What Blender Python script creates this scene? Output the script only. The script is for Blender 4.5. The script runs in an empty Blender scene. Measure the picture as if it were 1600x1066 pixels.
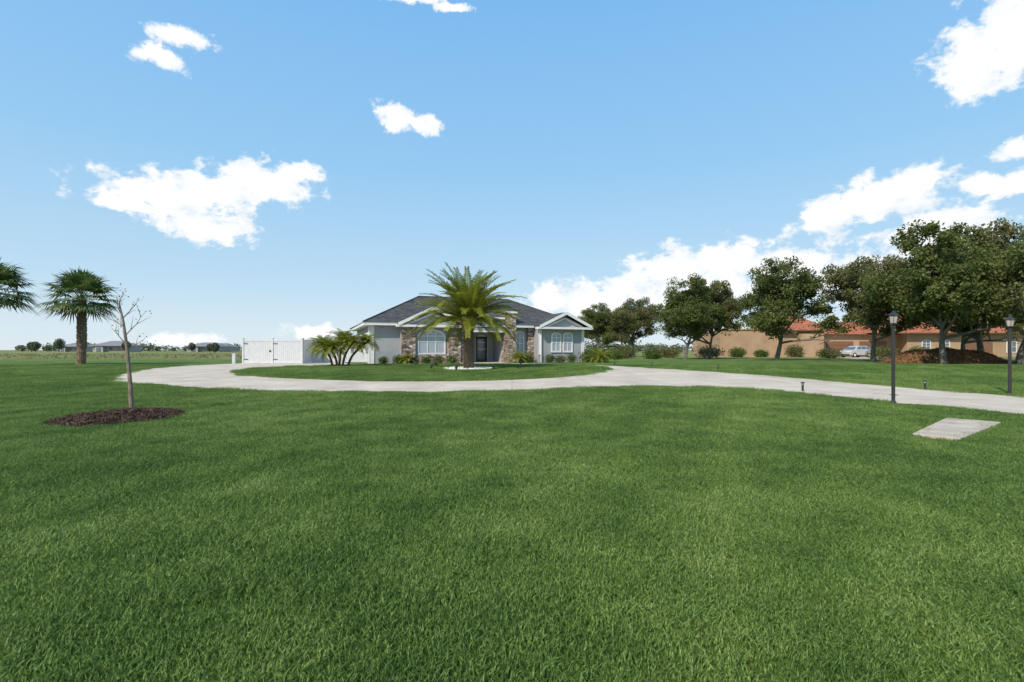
import bpy, bmesh, math, random
import numpy as np
from mathutils import Vector, Matrix
rng=np.random.default_rng(7); random.seed(7)
S=bpy.context.scene
COL=S.collection
def T(y):
    t=min(max((y-10)/26.0,0),1); return 0.4*(3*t*t-2*t*t*t)
# ------------------------------------------------------------ materials
def mat(name):
    m=bpy.data.materials.new(name); m.use_nodes=True
    nt=m.node_tree; b=nt.nodes['Principled BSDF']
    return m,nt,b
def N(nt,typ,**kw):
    n=nt.nodes.new(typ)
    for k,v in kw.items(): setattr(n,k,v)
    return n
def ramp(nt,fac,stops):
    r=N(nt,'ShaderNodeValToRGB'); e=r.color_ramp.elements
    while len(e)<len(stops): e.new(0.5)
    for i,(p,c) in enumerate(stops):
        e[i].position=p; e[i].color=(*c,1)
    nt.links.new(fac,r.inputs[0]); return r.outputs[0]
def noise(nt,scale,detail=4,rough=.5,vec=None,dist=0):
    n=N(nt,'ShaderNodeTexNoise'); n.inputs['Scale'].default_value=scale
    n.inputs['Detail'].default_value=detail; n.inputs['Roughness'].default_value=rough
    n.inputs['Distortion'].default_value=dist
    if vec is not None: nt.links.new(vec,n.inputs['Vector'])
    return n.outputs[0]
def wpos(nt): return N(nt,'ShaderNodeNewGeometry').outputs['Position']
def mix(nt,fac,a,b,mode='MIX'):
    m=N(nt,'ShaderNodeMix',data_type='RGBA',blend_type=mode)
    if isinstance(fac,(int,float)): m.inputs[0].default_value=fac
    else: nt.links.new(fac,m.inputs[0])
    for i,v in ((6,a),(7,b)):
        if isinstance(v,tuple): m.inputs[i].default_value=(*v,1)
        else: nt.links.new(v,m.inputs[i])
    return m.outputs[2]
def bump(nt,b,h,strength,dist=0.02):
    n=N(nt,'ShaderNodeBump'); n.inputs['Strength'].default_value=strength; n.inputs['Distance'].default_value=dist
    nt.links.new(h,n.inputs['Height']); nt.links.new(n.outputs[0],b.inputs['Normal'])
def noisy(name,stops,scale,rough=.8,bs=0,bscale=None,detail=6,bdist=.02,local=False,spec=.3):
    m,nt,b=mat(name)
    v=N(nt,'ShaderNodeTexCoord').outputs['Object'] if local else wpos(nt)
    f=noise(nt,scale,detail,.6,v)
    nt.links.new(ramp(nt,f,stops),b.inputs['Base Color'])
    b.inputs['Roughness'].default_value=rough; b.inputs['Specular IOR Level'].default_value=spec
    if bs: bump(nt,b,noise(nt,bscale or scale*4,4,.6,v),bs,bdist)
    return m
def leafmat(name,stops,scale=1.2,trans=.3,fine=25,rough=.55,spec=.25):
    m,nt,b=mat(name)
    v=wpos(nt)
    f1=noise(nt,scale,2,.6,v); f2=noise(nt,fine,1,.5,v)
    a=N(nt,'ShaderNodeMath',operation='MULTIPLY_ADD'); nt.links.new(f2,a.inputs[0]); a.inputs[1].default_value=.55
    a2=N(nt,'ShaderNodeMath',operation='MULTIPLY'); nt.links.new(f1,a2.inputs[0]); a2.inputs[1].default_value=.45
    nt.links.new(a2.outputs[0],a.inputs[2])
    c=ramp(nt,a.outputs[0],stops)
    nt.links.new(c,b.inputs['Base Color']); b.inputs['Roughness'].default_value=rough
    b.inputs['Specular IOR Level'].default_value=spec
    tr=N(nt,'ShaderNodeBsdfTranslucent'); nt.links.new(c,tr.inputs[0])
    mx=N(nt,'ShaderNodeMixShader'); mx.inputs[0].default_value=trans
    nt.links.new(b.outputs[0],mx.inputs[1]); nt.links.new(tr.outputs[0],mx.inputs[2])
    nt.links.new(mx.outputs[0],nt.nodes['Material Output'].inputs[0])
    return m
def lawn_color(nt):
    v=wpos(nt)
    big=noise(nt,.22,3,.6,v); med=noise(nt,1.5,2,.6,v)
    a=N(nt,'ShaderNodeMath',operation='MULTIPLY_ADD'); nt.links.new(big,a.inputs[0]); a.inputs[1].default_value=.6
    a2=N(nt,'ShaderNodeMath',operation='MULTIPLY'); nt.links.new(med,a2.inputs[0]); a2.inputs[1].default_value=.4
    nt.links.new(a2.outputs[0],a.inputs[2])
    mp=N(nt,'ShaderNodeMapping'); mp.inputs['Rotation'].default_value=(0,0,math.radians(28)); nt.links.new(v,mp.inputs[0])
    w=N(nt,'ShaderNodeTexWave'); nt.links.new(mp.outputs[0],w.inputs['Vector']); w.inputs['Scale'].default_value=.22; w.inputs['Distortion'].default_value=1.6; w.inputs['Detail Scale'].default_value=.5
    s=N(nt,'ShaderNodeMath',operation='MULTIPLY_ADD'); nt.links.new(w.outputs['Fac'],s.inputs[0]); s.inputs[1].default_value=.045; nt.links.new(a.outputs[0],s.inputs[2])
    return v,s.outputs[0]
LA=((.40,(.092,.172,.036)),(.53,(.150,.245,.052)),(.66,(.225,.322,.082)))
def grass_mat():
    m,nt,b=mat('grass_blades')
    v,f=lawn_color(nt)
    c=ramp(nt,f,LA)
    fine=noise(nt,60,1,.5,v)
    c2=mix(nt,1.0,c,ramp(nt,fine,((.30,(.38,.46,.36)),(.5,(1,1,1)),(.68,(2.1,1.65,2.3)))),'MULTIPLY')
    nt.links.new(c2,b.inputs['Base Color']); b.inputs['Roughness'].default_value=.5; b.inputs['Specular IOR Level'].default_value=.2
    tr=N(nt,'ShaderNodeBsdfTranslucent'); nt.links.new(c2,tr.inputs[0])
    mx=N(nt,'ShaderNodeMixShader'); mx.inputs[0].default_value=.35
    nt.links.new(b.outputs[0],mx.inputs[1]); nt.links.new(tr.outputs[0],mx.inputs[2])
    nt.links.new(mx.outputs[0],nt.nodes['Material Output'].inputs[0])
    return m
def ground_mat():
    m,nt,b=mat('lawn_ground')
    v,f=lawn_color(nt)
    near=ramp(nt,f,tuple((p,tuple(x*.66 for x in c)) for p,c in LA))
    fld=noise(nt,.03,5,.6,v)
    far=ramp(nt,fld,((.35,(.13,.18,.045)),(.55,(.20,.22,.075)),(.7,(.27,.25,.11))))
    sx=N(nt,'ShaderNodeSeparateXYZ'); nt.links.new(v,sx.inputs[0])
    mr=N(nt,'ShaderNodeMapRange'); nt.links.new(sx.outputs[1],mr.inputs[0])
    mr.inputs[1].default_value=48; mr.inputs[2].default_value=75
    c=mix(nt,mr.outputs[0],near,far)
    fine=noise(nt,9,5,.7,v)
    c=mix(nt,1.0,c,ramp(nt,fine,((.3,(.6,.62,.6)),(.7,(1.4,1.3,1.3)))),'MULTIPLY')
    nt.links.new(c,b.inputs['Base Color']); b.inputs['Roughness'].default_value=.9; b.inputs['Specular IOR Level'].default_value=.1
    bump(nt,b,noise(nt,25,4,.7,v),.6,.04)
    return m
def concrete_mat():
    m,nt,b=mat('driveway_concrete')
    v=wpos(nt)
    f=noise(nt,.7,6,.7,v); f2=noise(nt,40,3,.6,v)
    c=ramp(nt,f,((.3,(.43,.35,.265)),(.5,(.55,.46,.36)),(.7,(.65,.555,.44))))
    c=mix(nt,1.0,c,ramp(nt,f2,((.3,(.86,.86,.86)),(.6,(1.05,1.05,1.05)))),'MULTIPLY')
    br=N(nt,'ShaderNodeTexBrick'); nt.links.new(v,br.inputs['Vector']); br.offset=0
    br.inputs['Scale'].default_value=1; br.inputs['Brick Width'].default_value=3.0; br.inputs['Row Height'].default_value=3.0
    br.inputs['Mortar Size'].default_value=.012; br.inputs['Mortar Smooth'].default_value=.1
    br.inputs['Color1'].default_value=(1,1,1,1); br.inputs['Color2'].default_value=(.95,.95,.95,1); br.inputs['Mortar'].default_value=(.6,.58,.55,1)
    c=mix(nt,1.0,c,br.outputs[0],'MULTIPLY')
    nt.links.new(c,b.inputs['Base Color']); b.inputs['Roughness'].default_value=.85
    bump(nt,b,f2,.3,.005); return m
def stone_mat():
    m,nt,b=mat('stacked_stone')
    tc=N(nt,'ShaderNodeTexCoord').outputs['Object']
    mp=N(nt,'ShaderNodeMapping'); nt.links.new(tc,mp.inputs[0]); mp.inputs['Scale'].default_value=(3.2,3.2,6.5)
    vo=N(nt,'ShaderNodeTexVoronoi'); nt.links.new(mp.outputs[0],vo.inputs['Vector']); vo.inputs['Scale'].default_value=1
    se=N(nt,'ShaderNodeSeparateColor'); nt.links.new(vo.outputs['Color'],se.inputs[0])
    c=ramp(nt,se.outputs[0],((0,(.10,.075,.06)),(.25,(.25,.17,.13)),(.5,(.37,.31,.27)),(.75,(.42,.28,.21)),(1,(.60,.55,.49))))
    vd=N(nt,'ShaderNodeTexVoronoi',feature='DISTANCE_TO_EDGE'); nt.links.new(mp.outputs[0],vd.inputs['Vector']); vd.inputs['Scale'].default_value=1
    e=ramp(nt,vd.outputs[0],((0,(.3,.3,.3)),(.1,(1,1,1))))
    c=mix(nt,1.0,c,e,'MULTIPLY'); nt.links.new(c,b.inputs['Base Color']); b.inputs['Roughness'].default_value=.85
    bump(nt,b,e,.8,.04); return m
def shingle_mat(name,stops,rows=7.0):
    m,nt,b=mat(name)
    tc=N(nt,'ShaderNodeTexCoord').outputs['Object']
    f=noise(nt,2.5,6,.7,tc)
    c=ramp(nt,f,stops)
    mp=N(nt,'ShaderNodeMapping'); nt.links.new(tc,mp.inputs[0]); mp.inputs['Scale'].default_value=(2.2,2.2,14)
    w=N(nt,'ShaderNodeTexVoronoi'); nt.links.new(mp.outputs[0],w.inputs['Vector']); w.inputs['Scale'].default_value=1
    se=N(nt,'ShaderNodeSeparateColor'); nt.links.new(w.outputs['Color'],se.inputs[0])
    c=mix(nt,1.0,c,ramp(nt,se.outputs[0],((0,(.7,.7,.7)),(1,(1.3,1.3,1.3)))),'MULTIPLY')
    nt.links.new(c,b.inputs['Base Color']); b.inputs['Roughness'].default_value=.85; b.inputs['Specular IOR Level'].default_value=.15
    bump(nt,b,se.outputs[0],.4,.03); return m
def tile_mat():
    m,nt,b=mat('clay_tile')
    tc=N(nt,'ShaderNodeTexCoord').outputs['Object']
    f=noise(nt,1.6,6,.7,tc)
    c=ramp(nt,f,((.35,(.29,.085,.045)),(.5,(.40,.14,.075)),(.65,(.50,.21,.125))))
    w=N(nt,'ShaderNodeTexWave',bands_direction='X'); nt.links.new(tc,w.inputs['Vector']); w.inputs['Scale'].default_value=.9
    c=mix(nt,1.0,c,ramp(nt,w.outputs['Fac'],((0,(.6,.6,.6)),(.6,(1.1,1.1,1.1)))),'MULTIPLY')
    nt.links.new(c,b.inputs['Base Color']); b.inputs['Roughness'].default_value=.8; b.inputs['Specular IOR Level'].default_value=.1
    bump(nt,b,w.outputs['Fac'],.6,.08); return m
def plain(name,c,rough=.5,spec=.4,metal=0):
    m,nt,b=mat(name)
    v=wpos(nt); f=noise(nt,3,5,.6,v)
    lo=tuple(x*.93 for x in c); hi=tuple(min(1,x*1.05) for x in c)
    nt.links.new(ramp(nt,f,((.35,lo),(.65,hi))),b.inputs['Base Color'])
    b.inputs['Roughness'].default_value=rough; b.inputs['Specular IOR Level'].default_value=spec; b.inputs['Metallic'].default_value=metal
    return m
M={}
M['grass']=grass_mat(); M['ground']=ground_mat(); M['conc']=concrete_mat(); M['stone']=stone_mat()
M['roof']=shingle_mat('shingle_roof',((.3,(.05,.05,.05)),(.7,(.095,.094,.094))))
M['tile']=tile_mat()
M['stucco']=noisy('grey_stucco',((.35,(.31,.315,.33)),(.65,(.36,.365,.38))),1.2,.9,.3,60,bdist=.01)
M['tan']=noisy('tan_stucco',((.35,(.37,.235,.14)),(.65,(.47,.32,.20))),.5,.9,.3,40,bdist=.01)
M['white']=plain('white_trim',(.74,.72,.70),.5)
M['vinyl']=plain('white_vinyl',(.60,.60,.605),.4)
M['glass']=plain('window_glass',(.10,.12,.15),.08,.8)
M['blind']=plain('window_blinds',(.36,.39,.43),.15,.7)
M['dark']=plain('dark_metal',(.03,.028,.026),.45,.5)
M['brownwood']=plain('garage_wood',(.20,.10,.055),.6)
M['mulch']=noisy('mulch',((.3,(.03,.02,.014)),(.55,(.075,.045,.03)),(.75,(.14,.09,.06))),14,.95,1,30,bdist=.05)
M['chips']=noisy('mulch_chips',((.3,(.04,.024,.018)),(.55,(.11,.065,.045)),(.75,(.24,.17,.12))),9,.9)
M['redmulch']=noisy('red_mulch',((.3,(.12,.055,.022)),(.6,(.24,.125,.055)),(.8,(.34,.20,.10))),5,.95,1,12,bdist=.12)
M['rock']=noisy('white_rock',((.3,(.55,.53,.50)),(.7,(.8,.79,.76))),5,.8)
M['bark']=noisy('oak_bark',((.3,(.09,.075,.06)),(.7,(.24,.21,.175))),4,.9,.8,14,bdist=.05)
M['palmbark']=noisy('palm_bark',((.3,(.09,.06,.04)),(.7,(.26,.18,.12))),7,.9,.8,20,bdist=.04)
M['boot']=noisy('palm_boots',((.3,(.22,.12,.05)),(.7,(.48,.28,.12))),6,.8)
M['twig']=noisy('young_bark',((.3,(.16,.11,.08)),(.7,(.30,.23,.18))),9,.9)
M['oak']=leafmat('oak_leaves',((.3,(.042,.060,.014)),(.5,(.115,.145,.036)),(.68,(.27,.28,.09))),.6,.4)
M['oak2']=leafmat('oak_leaves_olive',((.3,(.055,.064,.02)),(.5,(.145,.15,.052)),(.68,(.30,.275,.115))),.6,.4)
M['palm']=leafmat('date_palm_leaves',((.3,(.12,.15,.015)),(.5,(.25,.27,.03)),(.7,(.44,.43,.07))),1.5,.4)
M['fan']=leafmat('fan_palm_leaves',((.3,(.06,.10,.025)),(.5,(.11,.165,.045)),(.7,(.22,.27,.085))),1.5,.3)
M['shrub']=leafmat('shrub_leaves',((.3,(.04,.075,.016)),(.5,(.09,.14,.03)),(.7,(.18,.22,.05))),2,.3)
M['dead']=leafmat('dry_leaves',((.3,(.16,.11,.06)),(.7,(.32,.24,.14))),2,.3)
M['far']=leafmat('distant_foliage',((.3,(.07,.09,.05)),(.5,(.11,.13,.07)),(.7,(.16,.18,.10))),.05,.2,fine=.8)  # foliage colours lightened: distance haze painted into the base colour
M['farwall']=plain('distant_wall',(.38,.36,.35),.9,.1)  # haze over far houses is put into this lighter wall colour
M['farroof']=plain('distant_roof',(.22,.22,.235),.9,.1)  # roof grey lightened to stand in for haze
M['slab']=noisy('old_concrete',((.3,(.36,.28,.21)),(.5,(.48,.40,.32)),(.7,(.57,.49,.41))),2.2,.9,.4,40,bdist=.01)
M['carpaint']=plain('silver_paint',(.55,.53,.50),.35,.5,.25)
M['rubber']=plain('tyre_rubber',(.02,.02,.02),.8)
M['lens']=plain('lantern_glass',(.45,.42,.36),.2,.6)
M['lampred']=plain('tail_lamp',(.35,.02,.02),.3)
# ------------------------------------------------------------ mesh helpers
def obj(name,V,F,m,parent=None,smooth=False,loc=None):
    me=bpy.data.meshes.new(name)
    V=[tuple(map(float,v)) for v in V] if not isinstance(V,np.ndarray) else V.tolist()
    F=F.tolist() if isinstance(F,np.ndarray) else F
    me.from_pydata(V,[],F)
    ms=m if isinstance(m,(list,tuple)) else [m]
    for x in ms: me.materials.append(x)
    if smooth: me.polygons.foreach_set('use_smooth',[True]*len(me.polygons))
    me.update()
    o=bpy.data.objects.new(name,me); COL.objects.link(o)
    if parent: o.parent=parent
    if loc: o.location=loc
    return o
def empty(name,loc=(0,0,0),rz=0):
    o=bpy.data.objects.new(name,None); COL.objects.link(o); o.location=loc; o.rotation_euler[2]=rz; o.empty_display_size=.2
    return o
def boxvf(V,F,x0,x1,y0,y1,z0,z1):
    n=len(V)
    V+=[(x0,y0,z0),(x1,y0,z0),(x1,y1,z0),(x0,y1,z0),(x0,y0,z1),(x1,y0,z1),(x1,y1,z1),(x0,y1,z1)]
    F+=[[n+a for a in f] for f in ((0,3,2,1),(4,5,6,7),(0,1,5,4),(1,2,6,5),(2,3,7,6),(3,0,4,7))]
def boxes(name,L,m,parent=None,bev=0):
    V=[];F=[]
    for b in L: boxvf(V,F,*b)
    o=obj(name,V,F,m,parent)
    if bev:
        md=o.modifiers.new('b','BEVEL'); md.width=bev; md.segments=2
    return o
def prism(name,pts,z0,z1,m,parent=None):
    n=len(pts); V=[(x,y,z0) for x,y in pts]+[(x,y,z1) for x,y in pts]
    F=[list(range(n))[::-1],list(range(n,2*n))]+[[i,(i+1)%n,n+(i+1)%n,n+i] for i in range(n)]
    return obj(name,V,F,m,parent)
def prism_y(name,pts,y0,y1,m,parent=None):
    n=len(pts); V=[(x,y0,z) for x,z in pts]+[(x,y1,z) for x,z in pts]
    F=[list(range(n)),list(range(n,2*n))[::-1]]+[[i,n+i,n+(i+1)%n,(i+1)%n] for i in range(n)]
    return obj(name,V,F,m,parent)
def tubevf(V,F,pts,rad,n=6,cap=True):
    pts=[Vector(p) for p in pts]; b0=len(V)
    for i,p in enumerate(pts):
        d=(pts[min(i+1,len(pts)-1)]-pts[max(i-1,0)]).normalized()
        a=d.cross(Vector((0,1,0.01))) if abs(d.y)<.9 else d.cross(Vector((1,0,0)))
        a.normalize(); b=d.cross(a)
        for k in range(n):
            t=2*math.pi*k/n; q=p+(a*math.cos(t)+b*math.sin(t))*rad[i]; V.append(tuple(q))
    for i in range(len(pts)-1):
        for k in range(n):
            F.append([b0+i*n+k,b0+i*n+(k+1)%n,b0+(i+1)*n+(k+1)%n,b0+(i+1)*n+k])
    if cap:
        F.append([b0+(len(pts)-1)*n+k for k in range(n)]); F.append([b0+k for k in range(n)][::-1])
def leaves(C,size,asp=.55,upbias=0.3):
    n=len(C); C=np.asarray(C)
    a=rng.normal(size=(n,3)); a/=np.linalg.norm(a,axis=1)[:,None]
    r=rng.normal(size=(n,3)); r[:,2]+=upbias
    b=np.cross(a,r); b/=np.linalg.norm(b,axis=1)[:,None]
    s=(size*rng.uniform(.6,1.3,n))[:,None]
    V=np.stack([C-a*s*.5,C+b*s*asp*.5,C+a*s*.5,C-b*s*asp*.5],1).reshape(-1,3)
    F=np.arange(4*n).reshape(-1,4)
    return V,F
def leafcloud(name,C,size,m,parent=None,asp=.55):
    V,F=leaves(C,size,asp); return obj(name,V,F,m,parent)
def catmull(P,closed=True,k=6):
    P=np.array(P,float); n=len(P); out=[]
    for i in range(n if closed else n-1):
        if closed: a,b,c,d=P[(i-1)%n],P[i],P[(i+1)%n],P[(i+2)%n]
        else: a,b,c,d=P[max(i-1,0)],P[i],P[i+1],P[min(i+2,n-1)]
        for j in range(k):
            t=j/k; out.append(.5*((2*b)+(-a+c)*t+(2*a-5*b+4*c-d)*t*t+(-a+3*b-3*c+d)*t**3))
    if not closed: out.append(P[-1])
    return np.array(out)
def inpoly(X,Y,P):
    c=np.zeros(len(X),bool); n=len(P)
    for i in range(n):
        x1,y1=P[i]; x2,y2=P[(i+1)%n]
        if y1==y2: continue
        c^=((y1>Y)!=(y2>Y))&(X<(x2-x1)*(Y-y1)/(y2-y1)+x1)
    return c
def sheet(name,P,dz,m,skirt=0.0):
    bm=bmesh.new()
    vs=[bm.verts.new((x,y,0)) for x,y in P]; f=bm.faces.new(vs)
    f.normal_update()
    if f.normal.z<0: f.normal_flip()
    ys=[p[1] for p in P]; y=math.ceil(min(ys)*2)/2
    while y<max(ys):
        if y>=0:
            g=list(bm.verts)+list(bm.edges)+list(bm.faces)
            bmesh.ops.bisect_plane(bm,geom=g,dist=1e-5,plane_co=(0,y,0),plane_no=(0,1,0))
        y+=.5
    if skirt:
        be=[e for e in bm.edges if e.is_boundary]
        r=bmesh.ops.extrude_edge_only(bm,edges=be)
        low=set(v for v in r['geom'] if isinstance(v,bmesh.types.BMVert))
    else: low=set()
    for v in bm.verts: v.co.z=T(v.co.y)+dz-(skirt if v in low else 0)
    bmesh.ops.triangulate(bm,faces=bm.faces[:])
    me=bpy.data.meshes.new(name); bm.to_mesh(me); bm.free(); me.materials.append(m)
    o=bpy.data.objects.new(name,me); COL.objects.link(o); return o
# ------------------------------------------------------------ ground
ys=[-60,-30,-10]+[i*.5 for i in range(0,91)]+[50,60,80,120,200,400,800,1600,3500]
xs=[-3500,-1200,-400,-100,-40,-20,-10,0,10,20,40,100,400,1200,3500]
V=[(x,y,T(y)) for y in ys for x in xs]; nx=len(xs)
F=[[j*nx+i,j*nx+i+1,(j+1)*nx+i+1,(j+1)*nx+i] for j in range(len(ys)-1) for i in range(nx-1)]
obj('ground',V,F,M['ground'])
near=[(-17.3,22.3),(-16.4,21.0),(-15.2,20.4),(-13.5,19.7),(-11.2,18.6),(-8.85,17.7),(-6.5,17.4),(-4.3,17.3),(-2.2,17.4),(0,17.7),(2.3,18.6),(4.85,19.3),(7.1,18.9),(8.85,17.7),(9.9,15.9),(10.6,14.2),(11.2,12.8),(11.65,11.65),(12.8,8),(14.2,4),(16,-4),
      (21,-4),(18.8,4),(17.3,8),(16.3,12),(15.5,15.5),(14.9,17.0),(14.2,18.9),(13.4,21.4),(12.3,24.6),(10.5,28),(8.3,32),(6.6,35),(5.0,38),(2.6,40.3),(-1,40.6),(-6,39.6),(-11.5,38.6),(-13.2,41),(-15.5,46),(-18.5,46),(-21.3,42),(-22,38),(-22,33),(-21,29),(-19.3,25.2)]
DR=catmull(near,True,5)
isl=[(-14.6,27.2),(-12.8,24.7),(-10.1,23.0),(-7.7,22.0),(-5.35,21.4),(-2.7,21.4),(-.55,21.9),(1.45,23.0),(3.4,25),(4.8,27.5),(5.4,30.2),(5.4,33),(4.3,35.8),(1.5,37.2),(-3,37),(-8,35.8),(-12,34),(-14.4,31.8),(-15,29.5)]
IS=catmull(isl,True,5)
sheet('driveway',DR,.03,M['conc'],.06)
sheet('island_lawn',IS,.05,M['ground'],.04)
SL=np.array([(6.95,8.9),(9.33,11.0),(9.85,10.3),(7.35,8.4)])
sl=prism('concrete_slab',[tuple(p) for p in SL],-.05,.05,M['slab'])
md=sl.modifiers.new('b','BEVEL'); md.width=.015; md.segments=2
# ------------------------------------------------------------ grass blades
nb=800
R_=.36
rr=R_*np.sqrt(rng.uniform(0,1,nb))*rng.uniform(.8,1.1,nb); th=rng.uniform(0,2*np.pi,nb)
bx,by=rr*np.cos(th),rr*np.sin(th); hh=rng.uniform(.024,.058,nb); w=rng.uniform(.0024,.0046,nb)
fa=rng.uniform(0,2*np.pi,nb); la=rng.uniform(0,2*np.pi,nb); ln=hh*rng.uniform(.15,1.1,nb)
B=np.stack([bx,by,np.zeros(nb)],1); sd=np.stack([np.cos(fa),np.sin(fa),0*fa],1)*w[:,None]
le=np.stack([np.cos(la)*ln,np.sin(la)*ln,hh],1); mid=np.stack([np.cos(la)*ln*.35,np.sin(la)*ln*.35,hh*.6],1)
Vg=np.stack([B-sd,B+sd,B+mid+sd*.8,B+mid-sd*.8,B+le],1).reshape(-1,3)
Fg=[]
for i in range(nb): Fg+= [[5*i,5*i+1,5*i+2,5*i+3],[5*i+3,5*i+2,5*i+4]]
blade=obj('grass_patch',Vg,Fg,M['grass'])
pts=[]
y=1.2
while y<36:
    sp=.27+.009*y
    xm=1.12*y+1.5
    n=int(2*xm/sp)
    xx=-xm+np.arange(n)*sp+rng.uniform(-.5,.5,n)*sp
    yy=y+rng.uniform(-.5,.5,n)*sp
    for a,b in zip(xx,yy): pts.append((a,b,sp/.30))
    y+=sp
P=np.array(pts)
MB=(-8.5,11.15)
okk=~(inpoly(P[:,0],P[:,1],DR)&~inpoly(P[:,0],P[:,1],IS))
for dx,dy in ((.15,0),(-.15,0),(0,.15),(0,-.15)):
    X,Y=P[:,0]+dx,P[:,1]+dy
    okk&=~(inpoly(X,Y,DR)&~inpoly(X,Y,IS))
    okk&=~inpoly(X,Y,SL)
okk&=((P[:,0]-MB[0])/1.15)**2+((P[:,1]-MB[1])/1.4)**2>1
okk&=((P[:,0]+2.55)/1.6)**2+((P[:,1]-30)/1.7)**2>1
P=P[okk]
V=[];F=[]
ii=inpoly(P[:,0],P[:,1],IS)
for j,(x,y,s) in enumerate(P):
    n=len(V); a=random.uniform(0,6.283); h=s*random.uniform(.8,1.25)*.5*math.sqrt(2)
    z=T(y)+(.05 if ii[j] else 0)
    for k in range(4): V.append((x+h*math.cos(a+k*math.pi/2),y+h*math.sin(a+k*math.pi/2),z))
    F.append([n,n+1,n+2,n+3])
lawn=obj('lawn_grass',V,F,M['grass'])
lawn.instance_type='FACES'; lawn.use_instance_faces_scale=True; lawn.instance_faces_scale=1.0
lawn.show_instancer_for_render=False; lawn.show_instancer_for_viewport=False
blade.parent=lawn
# ------------------------------------------------------------ trees
def oak_mesh(seed,H=10.5,spread=1.0,nleaf=290,lm='oak'):
    rd=random.Random(seed); V=[];F=[];tips=[]
    def grow(p,d,L,r,dep):
        pts=[p];rad=[r];q=Vector(p);dd=Vector(d)
        for i in range(3):
            dd=(dd+Vector((rd.uniform(-.2,.2),rd.uniform(-.2,.2),rd.uniform(-.08,.12)))).normalized()
            q=q+dd*L/3; pts.append(q.copy()); rad.append(r*(1-.16*(i+1)))
        tubevf(V,F,pts,rad,7 if dep<2 else 5)
        if dep>=2: tips.append((q.copy(),dep))
        if dep==2: tips.append((pts[1],dep))
        if dep==3: return
        nc=[8,4,3][dep]
        a0=rd.uniform(0,6.28)
        for k in range(nc):
            az=a0+k*6.283*(.62 if dep==0 else 1/nc)+rd.uniform(-.4,.4)
            if dep==0: e=math.radians([84,66,56,48,40,30,22,16][k]+rd.uniform(-5,5))
            else: e=math.radians(rd.uniform(-18,62))
            o=Vector((math.cos(az)*math.cos(e)*spread,math.sin(az)*math.cos(e)*spread,math.sin(e)))
            nd=(o+dd*(.55 if dep else .0)).normalized()
            f=[1.3,1.15,1.05,1.05,1.0,.95,.9,.9][k] if dep==0 else 1
            grow(pts[-1] if (k%2==0 or (dep==0 and k<5)) else pts[2],nd,H*[.26,.19,.12][dep]*f*rd.uniform(.85,1.15),r*[.5,.55,.5][dep],dep+1)
    grow(Vector((0,0,-.1)),Vector((rd.uniform(-.12,.12),rd.uniform(-.1,.1),1)),H*.25,H*.022,0)
    C=[]
    for q,dep in tips:
        if rd.random()<.05: continue
        n=int(nleaf*rd.uniform(.4,1.5)); R=H*.075*rd.uniform(.65,1.3)
        u=rng.normal(size=(n,3)); u/=np.linalg.norm(u,axis=1)[:,None]
        u*=(rng.uniform(0,1,n)**.55)[:,None]*R; u[:,2]*=.75
        C.append(u+np.array(q))
    C=np.concatenate(C); C=C[C[:,2]>H*(.24+.05*np.sin(C[:,0]*1.7)+.04*np.sin(C[:,1]*2.3))]
    zmax=np.percentile(C[:,2],99.7); k=H/zmax
    LV,LF=leaves(C,.21,.6)
    b=len(V); nF=len(F)
    allV=np.concatenate([np.array([tuple(v) for v in V]),LV])*k
    me=bpy.data.meshes.new('oak_tree')
    me.from_pydata(allV.tolist(),[],F+(LF+b).tolist())
    me.materials.append(M['bark']); me.materials.append(M[lm])
    mi=np.ones(len(me.polygons),int); mi[:nF]=0; me.polygons.foreach_set('material_index',mi); me.update()
    return me
variants=[oak_mesh(3),oak_mesh(11,lm='oak2'),oak_mesh(23),oak_mesh(31,spread=1.15,lm='oak2')]
def place_oak(x,y,h,var,rz,wide=1.0):
    o=bpy.data.objects.new('oak_tree',variants[var]); COL.objects.link(o)
    s=h/10.5; o.location=(x,y,T(y)); o.scale=(s*wide,s*wide,s); o.rotation_euler[2]=rz
for t in [(34.6,41,11.0,0,.3,.95),(39.6,40,11.0,3,2.0,.95),(43,47,11,1,4.1,1.0),(33.9,48,9.9,1,1.2,.85),(28.4,55,10.6,2,.5,1.05),(20.3,60,9.4,0,2.6,.9),
          (24.6,64,9.3,1,5.5,.8),(19.0,80,9.0,3,.9,.9),(13.6,80,8.2,2,1.9,.9),(16.2,95,8.6,1,2.9,.9),(47.5,54,10.6,2,1.0,1.0)]:
    place_oak(*t)
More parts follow.
